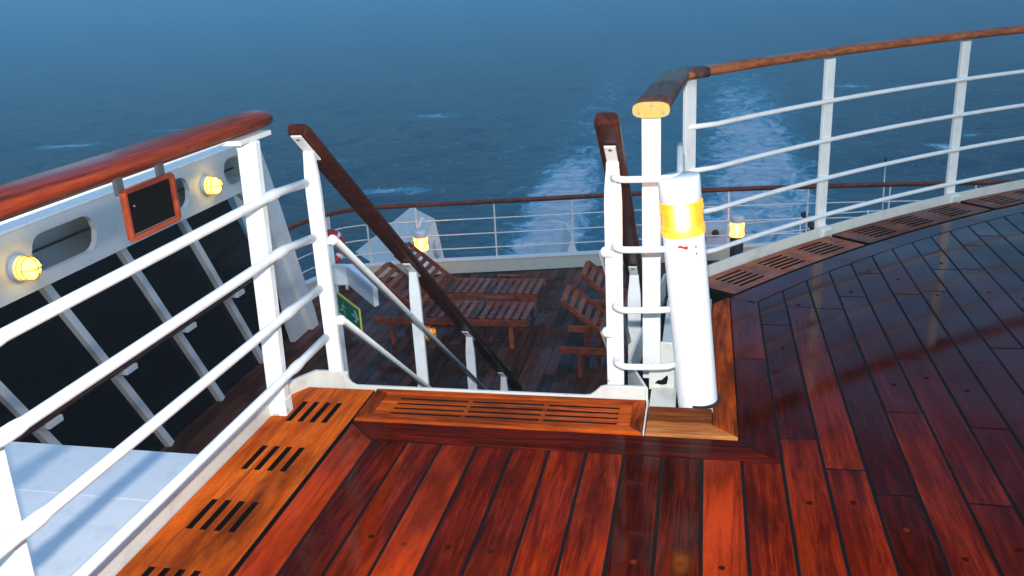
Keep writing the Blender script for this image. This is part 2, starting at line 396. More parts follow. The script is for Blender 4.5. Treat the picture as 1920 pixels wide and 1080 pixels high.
while aa < radians(88):
    a1 = aa+.145; n = 6; lo = [arc(RB+.004, aa+.0004+(a1-aa-.0008)*i/n) for i in range(n+1)]; hi = [arc(RG-.004, aa+.0004+(a1-aa-.0008)*i/n) for i in range(n+1)]
    tv = random.random()
    for i in range(n): b_.add([(*lo[i], 0), (*lo[i+1], 0), (*hi[i+1], 0), (*hi[i], 0)], [(3, 2, 1, 0)], tint=tv)
    poly = lo+hi[::-1]
    N_ = len(poly); b_.add([(*p, 0) for p in poly]+[(*p, -.045) for p in poly], [(i, (i+1) % N_, N_+(i+1) % N_, N_+i) for i in range(N_)], tint=tv)
    aa = a1
o = b_.build('deck_border_curve', M_ring); tag(o, kind='structure')
# caulking sheet just under the plank tops, and the wooden plugs
nA = 40
curve = lambda R, x0=.14: [arc(R, math.acos((CX-x0)/R)+(radians(90)-math.acos((CX-x0)/R))*i/nA) for i in range(nA+1)]
b_ = MB(); cur = [(x, y) for x, y in curve(RG-.002) if x < XMAX]
b_.prism([(-1.287, YMIN), (XMAX, YMIN), (XMAX, cur[-1][1])]+cur[::-1]+[(.137, 2.842), (-1.287, 2.842)], -.06, -.0022)
o = b_.build('deck_caulking', M_caulk_shade); tag(o, kind='structure')
b_ = MB(); rows = []
for k in range(-11, 40):
    xc = XS+(k+.5)*PIT
    for yy in ([2.12+random.uniform(-.015, .015), 1.35, .4] if k < 0 else [random.uniform(1.4, 1.9), random.uniform(2.2, 2.6), random.uniform(3.2, 3.7), random.uniform(4.2, 5), random.uniform(.2, 1)]):
        if k >= 0 and yy > yarc(RB, XS+k*PIT)-.1: continue
        b_.lathe([(.0095, -.001), (.0095, .0014), (.0001, .0014)], 18, Matrix.Translation((xc+random.uniform(-.012, .012), yy, 0)), False, random.random(), mi=random.choice((0, 1)))
o = b_.build('deck_plugs', [M_plug, M_copper]); tag(o, kind='structure')

# steel deck slab under the teak with the stair opening left free; coloured black as shade below the slots
b_ = MB(); cur = [(x, y) for x, y in curve(RC+.02, .0) if x < XMAX+.3]
outline = [(-1.66, YMIN), (XMAX, YMIN), (XMAX, cur[-1][1])]+cur[::-1]+[(-.165, 4.55), (-.30, 3.42), (-.36, 3.15), (-1.42, 3.12), (-1.66, 3.12)]
b_.prism(outline, -.34, -.065)
o = b_.build('upper_deck_slab', M_caulk_shade); tag(o, kind='structure')

# ------------------------------------------------------------------ slotted margin boards
def slotted(name, m, sb, vb, solid, mapf, z0=-.022, z1=.006):
    """Board cut with slots: solid cells on an (s, v) grid mapped to the deck; slot walls are real."""
    b_ = MB(); ns, nv = len(sb)-1, len(vb)-1
    P = lambda i, j, z: (*mapf(sb[i], vb[j]), z)
    S = lambda i, j: 0 <= i < ns and 0 <= j < nv and solid((sb[i]+sb[i+1])/2, (vb[j]+vb[j+1])/2)
    tv = random.random()
    for i in range(ns):
        for j in range(nv):
            if not S(i, j): continue
            b_.add([P(i, j, z1), P(i+1, j, z1), P(i+1, j+1, z1), P(i, j+1, z1)], [(0, 1, 2, 3)], tint=tv)
            b_.add([P(i, j, z0), P(i+1, j, z0), P(i+1, j+1, z0), P(i, j+1, z0)], [(3, 2, 1, 0)], tint=tv)
            for di, dj, (p, q) in ((-1, 0, ((i, j+1), (i, j))), (1, 0, ((i+1, j), (i+1, j+1))), (0, -1, ((i, j), (i+1, j))), (0, 1, ((i+1, j+1), (i, j+1)))):
                if not S(i+di, j+dj):
                    b_.add([P(*p, z0), P(*q, z0), P(*q, z1), P(*p, z1)], [(0, 1, 2, 3)], tint=tv, mi=1)  # slot walls coloured black to stand in for shade inside the slots
    return b_
def breaks(a, b, groups, step=None):
    s = {round(a, 4), round(b, 4)}
    for g0, g1 in groups: s |= {round(g0, 4), round(g1, 4)}
    if step:
        k = a
        while k < b:
            if all(abs(k-x) > .004 for x in s): s.add(round(k, 4))
            k += step
    return sorted(s)
def inside(x, iv): return any(a < x < c for a, c in iv)
# left margin (runs along Y); slots in groups of four
vs_ = [(-1.545+.048*k, -1.523+.048*k) for k in range(4)]
def left_panel(ya, yb, label):
    gr = [(yy, yy+.165) for yy in [2.80-.355*k for k in range(16)] if yy > ya+.03 and yy+.165 < yb-.03]
    b_ = slotted('margin_board', M_grat, breaks(ya, yb, gr), breaks(-1.62, -1.293, vs_), lambda s, v: not (inside(s, gr) and inside(v, vs_)), lambda s, v: (v, s if s < 3.0 or s > 3.1 or v < -1.33 else s))
    o = b_.build('margin_board', [M_grat, M_caulk_shade]); tag(o, label, 'margin board', 'slotted teak margin boards')
left_panel(.95, 3.095, 'orange teak margin board with slots along the left railing, up to the stair head')
left_panel(YMIN, .945, 'rear length of the left margin board, behind the camera')
# front margin across the stair head: bevelled frame and four long slot rows
gx = [(-1.165, -.885), (-.868, -.585), (-.568, -.295)]
vy = [(2.914+.041*k, 2.927+.041*k) for k in range(4)]
b_ = slotted('margin_board', M_gratx, breaks(-1.235, -.235, gx), breaks(2.895, 3.08, vy), lambda s, v: not (inside(s, gx) and inside(v, vy)), lambda s, v: (s, v), z0=-.02, z1=-.002)
fr = thing('stair_head_board', 'glossy orange teak slotted board in a mitred frame across the stair head', 'margin board', (-.75, 2.98, 0), 'slotted teak margin boards')
b_.build('slotted_panel', [M_gratx, M_caulk_shade], fr)
X0, X1, Y0, Y1, e = -1.286, -.200, 2.850, 3.108, .048
for poly, mm in (([(X0, Y0), (X1, Y0), (X1-e, Y0+e*.9), (X0+e, Y0+e*.9)], M_gratx), ([(X0, Y1), (X0+e, Y1-.025), (X1-e, Y1-.025), (X1, Y1)], M_gratx),
                 ([(X0, Y0+.001), (X0+e, Y0+e*.9), (X0+e, Y1-.025), (X0, Y1)], M_grat), ([(X1, Y0+.001), (X1, Y1), (X1-e, Y1-.025), (X1-e, Y0+e*.9)], M_grat)):
    b_ = MB(); mboard(b_, poly, -.02, .006); b_.build('frame', mm, fr)
# corner pad at the bollard foot
pd = thing('corner_board', 'worn teak corner board around the foot of the white lamp bollard', 'margin board', (0, 2.95, 0), 'slotted teak margin boards')
b_ = MB(); mboard(b_, [(-.188, 2.850), (.132, 2.850), (.045, 2.935), (-.188, 2.935)], -.02, .007); mboard(b_, [(-.188, 2.938), (.045, 2.938), (.045, 3.06), (-.188, 3.06)], -.02, .0065)
b_.build('front_board', M_pad, pd)
b_ = MB(); mboard(b_, [(.134, 2.852), (.134, yarc(RG, .134)), (.048, yarc(RG, .048)), (.048, 2.938)], -.02, .007)
b_.build('side_board', M_grat, pd)
# curved margin: one board per railing bay
def curved_panel(aa, ab, label):
    La = RG*(ab-aa); ng = max(1, round(La/.39)); pg = (La-.10)/ng; st = .05+(pg-.21)/2
    gr = [(st+pg*k, st+pg*k+.21) for k in range(ng)]
    vv = [(.050+.037*k, .068+.037*k) for k in range(5)]
    b_ = slotted('m', M_gratc, breaks(.004, La-.004, gr, .06), breaks(.004, .262, vv), lambda s, v: not (inside(s, gr) and inside(v, vv)),
                 lambda s, v: arc(RG+v, aa+s/RG))
    o = b_.build('margin_board', [M_gratc, M_caulk_shade]); tag(o, label, 'margin board', 'slotted teak margin boards')
def ang(x, R=RC): return math.acos((CX-x)/R)
PX = [-.07, .715, 1.64]
post_a = [ang(.0), ang(.72), ang(1.63)]
while post_a[-1] < radians(84): post_a.append(post_a[-1]+.121)
for i in range(len(post_a)-1):
    lab = ['curved slotted board in the railing bay next to the lamp bollard', 'curved slotted board in the middle railing bay', 'curved slotted board at the right edge of the photo, beyond the last post'][i] if i < 3 else 'curved slotted board in railing bay %s outside the photo' % ['one', 'two', 'three', 'four', 'five', 'six', 'seven', 'eight'][i-3]
    curved_panel(post_a[i]+(.004 if i else -.01), post_a[i+1], lab)

# ------------------------------------------------------------------ coaming (white upstand at the deck edge)
def strip(b_, pts, w0, h0, z0=-.07, up=(0, 0, 1)):
    b_.sweep([(x, y, (z0+h0)/2) for x, y in pts], [(-w0/2, -(h0-z0)/2), (w0/2, -(h0-z0)/2), (w0/2, (h0-z0)/2), (-w0/2, (h0-z0)/2)], smooth=False)
co = thing('coaming', 'low cream painted coaming under the left railing, cut across the corner', 'coaming', (-1.64, 2, 0))
b_ = MB(); strip(b_, [(-1.634, YMIN), (-1.634, 3.02), (-1.56, 3.14), (-1.42, 3.14)], .018, .062); b_.build('upstand', M_coam, co, bevel=.002)
b_ = MB(); b_.prism([(-1.42, 3.131), (-1.42, 3.149), (-1.28, 3.149), (-1.28, 3.131)], -.065, -.055)
b_ = MB()
def profile_wall(b_, xa, xb, y, pr_, th=.014):
    """upright plate along X whose top follows pr_ (list of (x, z))"""
    n = len(pr_); vs = []
    for yy in (y-th/2, y+th/2): vs += [(x, yy, -.07) for x, z in pr_]+[(x, yy, z) for x, z in pr_]
    fs = []
    for i in range(n-1):
        fs += [(i, i+1, n+i+1, n+i), (2*n+i+1, 2*n+i, 3*n+i, 3*n+i+1), (n+i, n+i+1, 3*n+i+1, 3*n+i)]
    fs += [(0, n, 3*n, 2*n), (n-1, 3*n-1, 4*n-1, 2*n-1)]
    b_.add(vs, fs)
profile_wall(b_, 0, 0, 3.122, [(-1.43, .060), (-1.415, .045), (-1.40, .022), (-1.38, .012), (-.435, .010), (-.415, .014), (-.395, .030), (-.375, .050), (-.35, .057), (-.20, .057)])
b_.build('front_upstand', M_coam, co, bevel=.0015)
co2 = thing('coaming', 'cream coaming corner with a jagged black hole behind the lamp bollard foot', 'coaming', (-.19, 3.15, 0))
b_ = MB(); strip(b_, [(-.194, 2.852), (-.194, 3.11)], .006, .009); strip(b_, [(-.198, 3.112), (-.285, 3.36), (-.19, 4.50)], .010, .055); b_.build('upstand', M_coam, co2, bevel=.0015)
b_ = MB(); b_.box((-.12, 3.44, .03), (.15, .014, .16)); b_.box((-.14, 3.25, -.03), (.10, .37, .016)); b_.box((-.15, 3.287, .018), (.10, .008, .10)); b_.box((-.06, 3.90, -.035), (.22, .90, .016)); b_.build('recess', M_coam, co2, bevel=.002)
b_ = MB(); b_.add([(-.178, 3.2825, -.004), (-.165, 3.2825, .010), (-.150, 3.2825, .012), (-.128, 3.2825, .034), (-.124, 3.2825, .020), (-.130, 3.2825, -.006), (-.150, 3.2825, -.010)], [(6, 5, 4, 3, 2, 1, 0)])
b_.build('hole', M_caulk_shade, co2)
co3 = thing('coaming', 'thin white coaming curving along the foot of the right railing', 'coaming', (1.5, 6.1, 0))
b_ = MB(); n = 60; aE = radians(86)
strip(b_, [arc(RC+.008, ang(0)+(aE-ang(0))*i/n) for i in range(n+1)], .016, .06); b_.build('upstand', M_coam, co3, bevel=.002)

# ------------------------------------------------------------------ left railing
RZ = [.202, .420, .655, .868]
def fpost(b_, x, y, z0, z1, w_=.068, th=.03, ang_=0, top=None):
    """flat bar post with eased edges"""
    b_.box((x, y, (z0+z1)/2), (w_, th, z1-z0), Matrix.Rotation(ang_, 3, 'Z'))
lr = thing('railing', 'white railing on the left with a thick round red-brown teak handrail', 'railing', (-1.6, 2, 0))
LP = [2.868, 1.50, .65, -.5, -1.7]
for yy in LP:
    b_ = MB()
    b_.bar((-1.600, yy, -.05), (-1.565, yy, 1.065), .072, .040, (0, 1, 0)); 
    b_.box((-1.605, yy, .028), (.095, .062, .085)); b_.build('post', M_white, lr, bevel=.004)
for z in RZ:
    b_ = MB(); end = 3.13
    xx = -1.505
    ze = {RZ[3]: .855, RZ[2]: .635, RZ[1]: .425, RZ[0]: .215}[z]
    pts = [(xx, YMIN, z), (xx, 0, z), (xx, 2.0, z), (xx, 2.87, z), (-1.492, end, ze)]
    P_, S_ = [], []
    for yy in sorted(LP+[None], key=lambda v: -99 if v is None else v):
        if yy is None: P_.append((xx, YMIN, z)); S_.append(1); continue
        for d_, k_ in ((-.05, 1), (-.035, 1.14), (-.02, 1.22), (.02, 1.22), (.035, 1.14), (.05, 1)):
            if yy+d_ > YMIN+.01: P_.append((xx, yy+d_, z)); S_.append(k_)
    P_ += [pts[-1]]; S_ += [1.0]
    b_.tube(P_, .0165, 14, scales=S_); b_.build('rail', M_white, lr)
b_ = MB(); pts = [(-1.625, YMIN, 1.118), (-1.625, 0, 1.118), (-1.620, 2.0, 1.118), (-1.612, 2.95, 1.118), (-1.611, 3.02, 1.118), (-1.611, 3.045, 1.118), (-1.611, 3.056, 1.118)]
b_.sweep(pts, oval(.145, .066, 24, 2.3), scales=[1, 1, 1, 1, .98, .88, .6]); b_.build('handrail', M_rail, lr)
for yy in LP[:1]:
    b_ = MB(); b_.bar((-1.60, yy-.10, 1.073), (-1.597, yy+.13, 1.073), .12, .018); b_.build('cap_plate', M_rust, lr, bevel=.003)
b_ = MB(); b_.bar((-1.62, YMIN, 1.079), (-1.614, yy-.1, 1.079), .05, .006); b_.build('bearer', M_white, lr)
# small framed board hanging under the handrail
bd = thing('hanging_board', 'black backed board in a red wooden frame hanging under the left handrail', 'sign board', (-1.60, 2.28, 1.0))
xb, y0, y1, z0, z1 = -1.545, 2.11, 2.345, .925, 1.058
b_ = MB(); b_.box((xb-.008, (y0+y1)/2, (z0+z1)/2), (.012, y1-y0-.02, z1-z0-.02)); b_.build('panel', M_black, bd)
for a, c in (((xb, y0, z0), (xb, y1, z0)), ((xb, y0, z1), (xb, y1, z1)), ((xb, y0, z0), (xb, y0, z1)), ((xb, y1, z0), (xb, y1, z1))):
    b_ = MB(); b_.bar(a, c, .018, .014, (0, 0, 1) if a[1] != c[1] else (0, 1, 0)); b_.build('frame', M_frame, bd, bevel=.003)
for yy in (y0+.015, y1-.02):
    b_ = MB(); b_.box((xb-.02, yy, z1+.02), (.012, .03, .06)); b_.build('bracket', M_steel, bd)
b_ = MB(); b_.lathe([(.003, 0), (.003, .003), (0.0001, .003)], 12, Matrix.Translation((xb-.002, y0+.04, (z0+z1)/2+.02)) @ Matrix.Rotation(radians(90), 4, 'Y')); b_.build('screw', M_screw, bd)

# ------------------------------------------------------------------ stair down to the lower deck
SL = -.785
st = thing('companion_stair', 'steep stair between the two dark sloping handrails, going down to the lower deck', 'stair', (-.9, 3.2, -2.6))
nS = 12
for k in range(nS):
    z = -.20*(k+1); y = 3.2+.255*k+.12
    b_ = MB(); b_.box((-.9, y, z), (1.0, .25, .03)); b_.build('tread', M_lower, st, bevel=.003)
for x in (-1.42, -.38):
    b_ = MB(); b_.bar((x, 3.16, -.25), (x, 6.35, -2.58), .03, .24); b_.build('stringer', M_steel, st)

def balustrade(x, side, label, posts, tubes, wdt=.095):
    t_ = thing('stair_railing', label, 'stair railing', (x, 3.14, 0), 'stair railings')
    zr = lambda y: 1.066+SL*(y-3.083)
    e1 = 6.52
    ys0 = 3.075 if side > 0 else 3.05
    pts = [(x, ys0, zr(ys0)), (x, ys0+.02, zr(ys0+.02)), (x, 3.2, zr(3.2)), (x, 5, zr(5)), (x, e1, zr(e1))]
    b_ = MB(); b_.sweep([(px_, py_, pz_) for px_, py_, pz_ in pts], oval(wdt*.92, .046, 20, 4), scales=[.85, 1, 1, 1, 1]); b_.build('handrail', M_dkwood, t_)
    nrm = Vector((0, -SL, 1)).normalized()
    for i, y in enumerate(posts):
        zt = zr(y)-.034*1.3
        zb = 0 if i == 0 else -.2*((y-3.2)/.255)-.25
        b_ = MB()
        tw = .060 if side > 0 else .066
        sec = lambda wd, z: [(x-wd/2, y-.012, z), (x+wd/2, y-.012, z), (x+wd/2, y+.012, z), (x-wd/2, y+.012, z)]
        lv = [(tw, zb-.03), (tw, zt-.15), (tw*.93, zt-.09), (tw*.72, zt-.02), (tw*.7, zt+.005)]
        vv = []; 
        for wd, z in lv: vv += sec(wd, z)
        fs = [(3, 2, 1, 0)]+[(4*i_+j, 4*i_+(j+1) % 4, 4*i_+4+(j+1) % 4, 4*i_+4+j) for i_ in range(len(lv)-1) for j in range(4)]+[(16, 17, 18, 19)]
        b_.add(vv, fs); p_ = b_.build('post', M_white if i < 1 else M_boll, t_, bevel=.003)
        b_ = MB(); d = Vector((0, 1, SL)).normalized()
        c = Vector((x, y, zr(y)))-nrm*.031
        b_.bar(c-d*.095, c+d*.095, .042, .007, nrm); br_ = b_.build('bracket', M_white, t_, bevel=.002)
        for s in (-1, 1):
            b_ = MB(); q = c+d*.072*s-nrm*.0035
            Mx = Matrix.Translation(q) @ (-nrm).to_track_quat('Z', 'Y').to_matrix().to_4x4()
            b_.lathe([(.007, 0), (.007, .002), (.003, .003), (.0001, .001)], 12, Mx, False); sc_ = b_.build('screw', M_screw, br_)
            sc_.matrix_parent_inverse = Matrix.Identity(4) if False else sc_.matrix_parent_inverse
    for (ya, za) in tubes:
        xi = x+side*(.045 if side > 0 else .034)
        b_ = MB(); b_.tube([(xi-side*.03, ya-.03, za+.005), (xi, ya, za), (xi, 6.2, za+SL*(6.2-ya))], .0135, 12); b_.build('rail', M_white, t_)
        b_ = MB()
        prof = [(.022*sin(pi*i/8), -.022*cos(pi*i/8)) for i in range(9)]
        b_.lathe(prof, 16, Matrix.Translation((xi-side*.006, ya-.004, za+.003))); b_.build('rail_knob', M_white, t_)
    return t_
balustrade(-1.473, 1, 'left stair railing with a dark flat handrail going down past the green exit sign', [3.150, 4.213, 5.189, 6.067], [(3.185, .61), (3.17, .275)])
balustrade(-.328, -1, 'right stair railing with a dark flat handrail close to the white lamp bollard', [3.243, 4.213, 5.189, 6.067], [(3.22, .56), (3.22, .235)])

# ------------------------------------------------------------------ right railing
rr = thing('railing', 'white railing curving to the right with brass capped teak handrail end', 'railing', (1.5, 6.2, 0))
def xy(R, a): return Vector((*arc(R, a), 0))
RP = RC+.055
b_ = MB(); b_.box((-.197, 3.42, .50), (.072, .036, 1.08)); b_.build('post', M_white, rr, bevel=.004)
for i, a in enumerate(post_a):
    p = xy(RP-.01, a) if i else Vector((-.075, 4.60, 0))
    tan_ = Vector((sin(a), cos(a), 0)); R_ = Matrix.Rotation(atan2(tan_.y, tan_.x), 3, 'Z')
    b_ = MB(); b_.box((p.x, p.y, .49), (.078 if i else .082, .022, 1.09), R_)
    # bracket gusset at the foot
    q = p-xy(1, a)*0; rad = Vector((cos(a), -sin(a), 0))
    f = p+rad*.012
    if i:
        vs = [p+tan_*.05+rad*.01+Vector((0, 0, .0)), p+tan_*.05+rad*.012+Vector((0, 0, .10)), p+tan_*.03-rad*.0+Vector((0, 0, .12)), p+tan_*.085+rad*.06, p+tan_*.035+rad*.0]
        b_.bar(p+rad*.0+Vector((0, 0, .03)), p+rad*.055+Vector((0, 0, .012)), .08, .07)
    b_.build('post', M_white, rr, bevel=.003)
for z in [.125, .35, .575, .80]:
    b_ = MB(); pts = [xy(RP-.03, post_a[0]+(aE-post_a[0])*i/60)+Vector((0, 0, z)) for i in range(61)]
    pts = [Vector((-.085, 4.585, z))]+pts[1:]
    b_.tube(pts, .0135, 12); b_.build('rail', M_white, rr)
b_ = MB()
pts = [xy(RP+.01, post_a[0]+(aE-post_a[0])*i/60)+Vector((0, 0, 1.068)) for i in range(1, 61)]
pts = [Vector((-.13, 4.46, 1.068)), Vector((-.085, 4.60, 1.068))]+pts
b_.sweep(pts, oval(.12, .05, 22, 2.6)); b_.build('handrail', M_railx, rr)
b_ = MB(); pts = [(-.195, 3.375, 1.068), (-.19, 3.6, 1.068), (-.165, 4.1, 1.068), (-.145, 4.44, 1.068), (-.125, 4.53, 1.068), (-.075, 4.60, 1.068), (-.02, 4.65, 1.068)]
b_.sweep(pts, oval(.135, .058, 24, 3)); b_.build('handrail_end', M_railend, rr)
b_ = MB(); b_.sweep([(-.195, 3.362, 1.068), (-.195, 3.374, 1.068)], oval(.138, .060, 28, 3), smooth=False); cap_ = b_.build('brass_cap', M_brass, rr, bevel=.001)
for dx, dz in ((-.045, -.010), (.045, -.010), (0, .016)):
    b_ = MB(); b_.lathe([(.0062, 0), (.0062, .003), (.002, .003), (.0001, .001)], 14, Matrix.Translation((-.195+dx, 3.3615, 1.068+dz)) @ Matrix.Rotation(radians(90), 4, 'X'), False); b_.build('screw', M_screw, cap_)
# bent bars closing the gap between stair railing and bollard
gb = thing('gap_guard', 'four bent white bars closing the gap between stair railing and lamp bollard', 'guard rail', (-.25, 3.2, 0))
for z in [.135, .365, .60, .86]:
    b_ = MB(); pts = [(-.322, 3.245, z-.012), (-.322, 3.19, z-.008), (-.312, 3.150, z), (-.285, 3.128, z), (-.25, 3.125, z), (-.15, 3.135, z), (-.105, 3.155, z), (-.085, 3.20, z), (-.085, 3.30, z+.01), (-.095, 3.62, z+.03)]
    sm = []
    for i in range(len(pts)-1):
        for k in range(4):
            u = k/4; p0 = Vector(pts[max(i-1, 0)]); p1 = Vector(pts[i]); p2 = Vector(pts[i+1]); p3 = Vector(pts[min(i+2, len(pts)-1)])
            sm.append(.5*((2*p1)+(p2-p0)*u+(2*p0-5*p1+4*p2-p3)*u*u+(3*p1-p0-3*p2+p3)*u**3) if i < 8 else p1.lerp(p2, u))
    sm.append(Vector(pts[-1])); b_.tube(sm, .0125, 12); b_.build('bent_bar', M_white, gb)

# ------------------------------------------------------------------ lamp bollards
def lens_mat(name, strength, col=(1, .50, .07)):
    m, t, b = mat(name); L = t.links.new
    b.inputs['Base Color'].default_value = (*col, 1); b.inputs['Roughness'].default_value = .42
    b.inputs['Transmission Weight'].default_value = .6; b.inputs['IOR'].default_value = 1.45
    b.inputs['Emission Color'].default_value = (1, .42, .03, 1); b.inputs['Emission Strength'].default_value = strength
    return m
M_lens = lens_mat('amber_lens', .13, (1, .36, .035))
M_lens2 = lens_mat('amber_lens_far', 6.0, (1, .45, .05))
M_bulb = plain('lamp_tube', (1, .9, .5), .4, emit=24, ecol=(1, .66, .25))
M_bulb2 = plain('lamp_tube_far', (1, .8, .3), .4, emit=14, ecol=(1, .72, .2))
def bollard(loc, r, h, tilt, label, lens, body, cap, bulb, zl=(.655, .785), name='lamp_bollard', marks=False, power=6):
    t_ = thing(name, label, 'lamp bollard', loc)
    M = Matrix.Translation(loc) @ Matrix.Rotation(tilt[0], 4, 'Y') @ Matrix.Rotation(tilt[1], 4, 'X')
    a, c = zl[0]*h/.87, zl[1]*h/.87
    b_ = MB(); b_.lathe([(r, -.03), (r, a), (r*.97, a+.004), (.0001, a+.004)], 48, M); b_.build('post', body, t_)
    b_ = MB(); b_.lathe([(.0001, c-.004), (r*.97, c-.004), (r, c), (r, h-.004), (r-.004, h), (.0001, h)], 48, M); b_.build('cap', cap, t_, bevel=0)
    pr_ = [(r*.93, a+.004)]; n = 5
    H_ = c-a-.008
    for zone in (0, 1):
        base = a+.004+zone*H_*.70
        for k in range(n):
            z = base+H_*.30*k/n
            pr_ += [(r*1.00, z), (r*1.05, z+H_*.03), (r*1.00, z+H_*.055)]
        if zone == 0: pr_ += [(r*.985, a+.004+H_*.32), (r*.985, a+.004+H_*.68)]
    pr_ += [(r*.93, c-.004)]
    b_ = MB(); b_.lathe(pr_, 48, M); b_.build('lens', lens, t_)
    b_ = MB(); b_.lathe([(.0001, a+.016), (r*.26, a+.022), (r*.26, c-.022), (.0001, c-.016)], 20, M); b_.build('lamp_tube', bulb, t_)
    if marks:
        b_ = MB()
        pts = [(-.022, .006), (-.010, .011), (.004, .006), (.017, .007), (.022, -.002), (.014, -.010), (.003, -.005), (-.006, .0), (-.016, -.001)]
        vs = []
        for u, v in pts:
            th = radians(-92)+u*1.0/r*.9; vs.append(M @ Vector(((r+.0015)*cos(th), (r+.0015)*sin(th), .628+v*.9)))
        b_.add(vs, [tuple(range(len(vs)))]); b_.build('red_paint_mark', M_red, t_)
        for dz in (.625, .600):
            th = radians(-56); nrm = Vector((cos(th), sin(th), 0)); q = M @ (nrm*(r-.001)+Vector((0, 0, dz)))
            b_ = MB(); b_.lathe([(.0038, 0), (.0038, .003), (.0001, .002)], 10, Matrix.Translation(q) @ (M.to_3x3() @ nrm).to_track_quat('Z', 'Y').to_matrix().to_4x4(), False); b_.build('screw', M_screw, t_)
    return t_
bollard((-.008, 3.145, 0), .0745, .872, (radians(-5.2), 0), 'tall white lamp bollard with a lit amber lens on the upper deck', M_lens, M_boll, M_boll, M_bulb, marks=True)
b_ = MB(); b_.lathe([(.078, .0), (.078, .0095), (.0001, .0095)], 32, Matrix.Translation((.003, 3.145, 0)), False)
o = b_.build('foot_gasket', M_dark); tag(o, 'black rubber seal at the foot of the tall white lamp bollard', 'gasket')

# ------------------------------------------------------------------ lit box on the lower left (roof beside the railing)
rf = thing('side_roof', 'pale blue-white steel roof outside the left railing, bottom left', 'roof', (-2.6, 1.5, -.4))
b_ = MB(); zR = -.42
def quadprism(b_, pts, dz):
    b_.add([p for p in pts]+[(p[0], p[1], p[2]-dz) for p in pts], [(0, 1, 2, 3), (7, 6, 5, 4), (0, 4, 5, 1), (1, 5, 6, 2), (2, 6, 7, 3), (3, 7, 4, 0)])
quadprism(b_, [(-4.4, YMIN, zR), (-1.67, YMIN, zR), (-1.67, 2.82, zR), (-4.4, 2.87, zR)], .12)
b_.build('top', M_panel, rf, bevel=.003)
b_ = MB(); quadprism(b_, [(-4.4, 2.871, zR), (-1.67, 2.821, zR), (-1.67, 3.27, zR-.035), (-4.4, 3.30, zR-.035)], .10)
b_.build('sloped_edge', M_panel, rf, bevel=.003)
b_ = MB(); b_.box((-3.0, 3.2, -1.5), (2.7, .04, 1.9)); b_.build('front', M_steel, rf)

# ------------------------------------------------------------------ wind screen along the left side of the lower deck
ws = thing('wind_screen', 'grey-white steel wind screen with dark glass panes and oval cut-outs in its top beam', 'wind screen', (-5.1, 5, -2.6))
XI, RK = -4.94, .56      # inner face of the beam, rake of the mullions
def ry(y0, z): return y0-RK*z
YA, YB = -1.0, 9.1
# beam face with rounded oval openings (boolean-free: face cut in a grid of columns)
ovals = [(5.55, 6.32), (7.02, 7.77), (8.42, 9.05), (3.9, 4.75), (2.2, 3.05)]
b_ = MB(); ztop, zbot = 0.0, -.49; zc, hh = -.235, .15
xs_ = [YA]; 
for a, c in sorted(ovals):
    xs_ += [a+(c-a)*k/28 for k in range(29)]
xs_.append(YB); xs_ = sorted(set(round(v, 4) for v in xs_))
def oh(yy):
    for a, c in ovals:
        if a <= yy <= c:
            r_ = hh; d = 0
            if yy < a+r_: d = a+r_-yy
            if yy > c-r_: d = yy-(c-r_)
            return sqrt(max(0, r_*r_-d*d))
    return None
TH = .05
for ya, yb in zip(xs_, xs_[1:]):
    ha, hb = oh(ya), oh(yb); mid = oh((ya+yb)/2) is not None
    for z_lo_a, z_lo_b, z_hi_a, z_hi_b in (([(zc+ha, zc+hb, ztop, ztop), (zbot, zbot, zc-ha, zc-hb)]) if mid else [(zbot, zbot, ztop, ztop)]):
        lean = lambda yy, z: yy if yy < 8.2 else yy+(-z)*RK*min(1, (yy-8.2)/.9)
        P_ = [(XI, lean(ya, z_lo_a), z_lo_a), (XI, lean(yb, z_lo_b), z_lo_b), (XI, lean(yb, z_hi_b), z_hi_b), (XI, lean(ya, z_hi_a), z_hi_a)]
        Q_ = [(XI-TH, p[1], p[2]) for p in P_]
        b_.add(P_+Q_, [(0, 1, 2, 3), (7, 6, 5, 4), (0, 4, 5, 1), (2, 6, 7, 3), (0, 3, 7, 4), (1, 5, 6, 2)], tint=.5)
b_.build('beam', M_grey, ws)
b_ = MB(); b_.box((XI-.20, (YA+YB)/2, .012), (.40, YB-YA, .024)); b_.build('top_plate', M_panel, ws, bevel=.008)
b_ = MB(); b_.box((XI-.34, (YA+YB)/2, -.25), (.02, YB-YA, .48)); b_.build('outer_plate', M_grey, ws)
b_ = MB(); b_.tube([(XI-.2, YA, -.27), (XI-.2, YB, -.27)], .012); b_.build('cable', M_dark, ws)
for k in range(7):
    y0 = 5.67-.22+1.0*(k-4)+.02
    zt, zb = -.49, -2.6
    b_ = MB(); b_.bar((-5.10, ry(y0, zt), zt), (-5.10, ry(y0, zb), zb), .075, .07, (1, 0, 0)); mu = b_.build('mullion', M_grey, ws, bevel=.004)
    z = -1.53; b_ = MB(); b_.box((-5.0, ry(y0, z)+.05, z), (.16, .16, .05)); b_.build('bracket', M_grey, mu, bevel=.003)
    if k < 8:
        yb0, yb1 = y0+.035, y0+.965; X_ = -5.13
        b_ = MB(); b_.add([(X_, ry(yb0, zt), zt), (X_, ry(yb1, zt), zt), (X_, ry(yb1, zb), zb), (X_, ry(yb0, zb), zb), (X_-.012, ry(yb0, zt), zt), (X_-.012, ry(yb1, zt), zt), (X_-.012, ry(yb1, zb), zb), (X_-.012, ry(yb0, zb), zb)],
                         [(3, 2, 1, 0), (4, 5, 6, 7), (0, 1, 5, 4), (2, 3, 7, 6), (1, 2, 6, 5), (3, 0, 4, 7)]); b_.build('pane', M_glass, ws)
b_ = MB(); b_.sweep([(-4.97, 0, -1.485), (-4.97, 8.95, -1.485)], oval(.07, .045, 14)); b_.build('handrail', M_dkwood, ws)
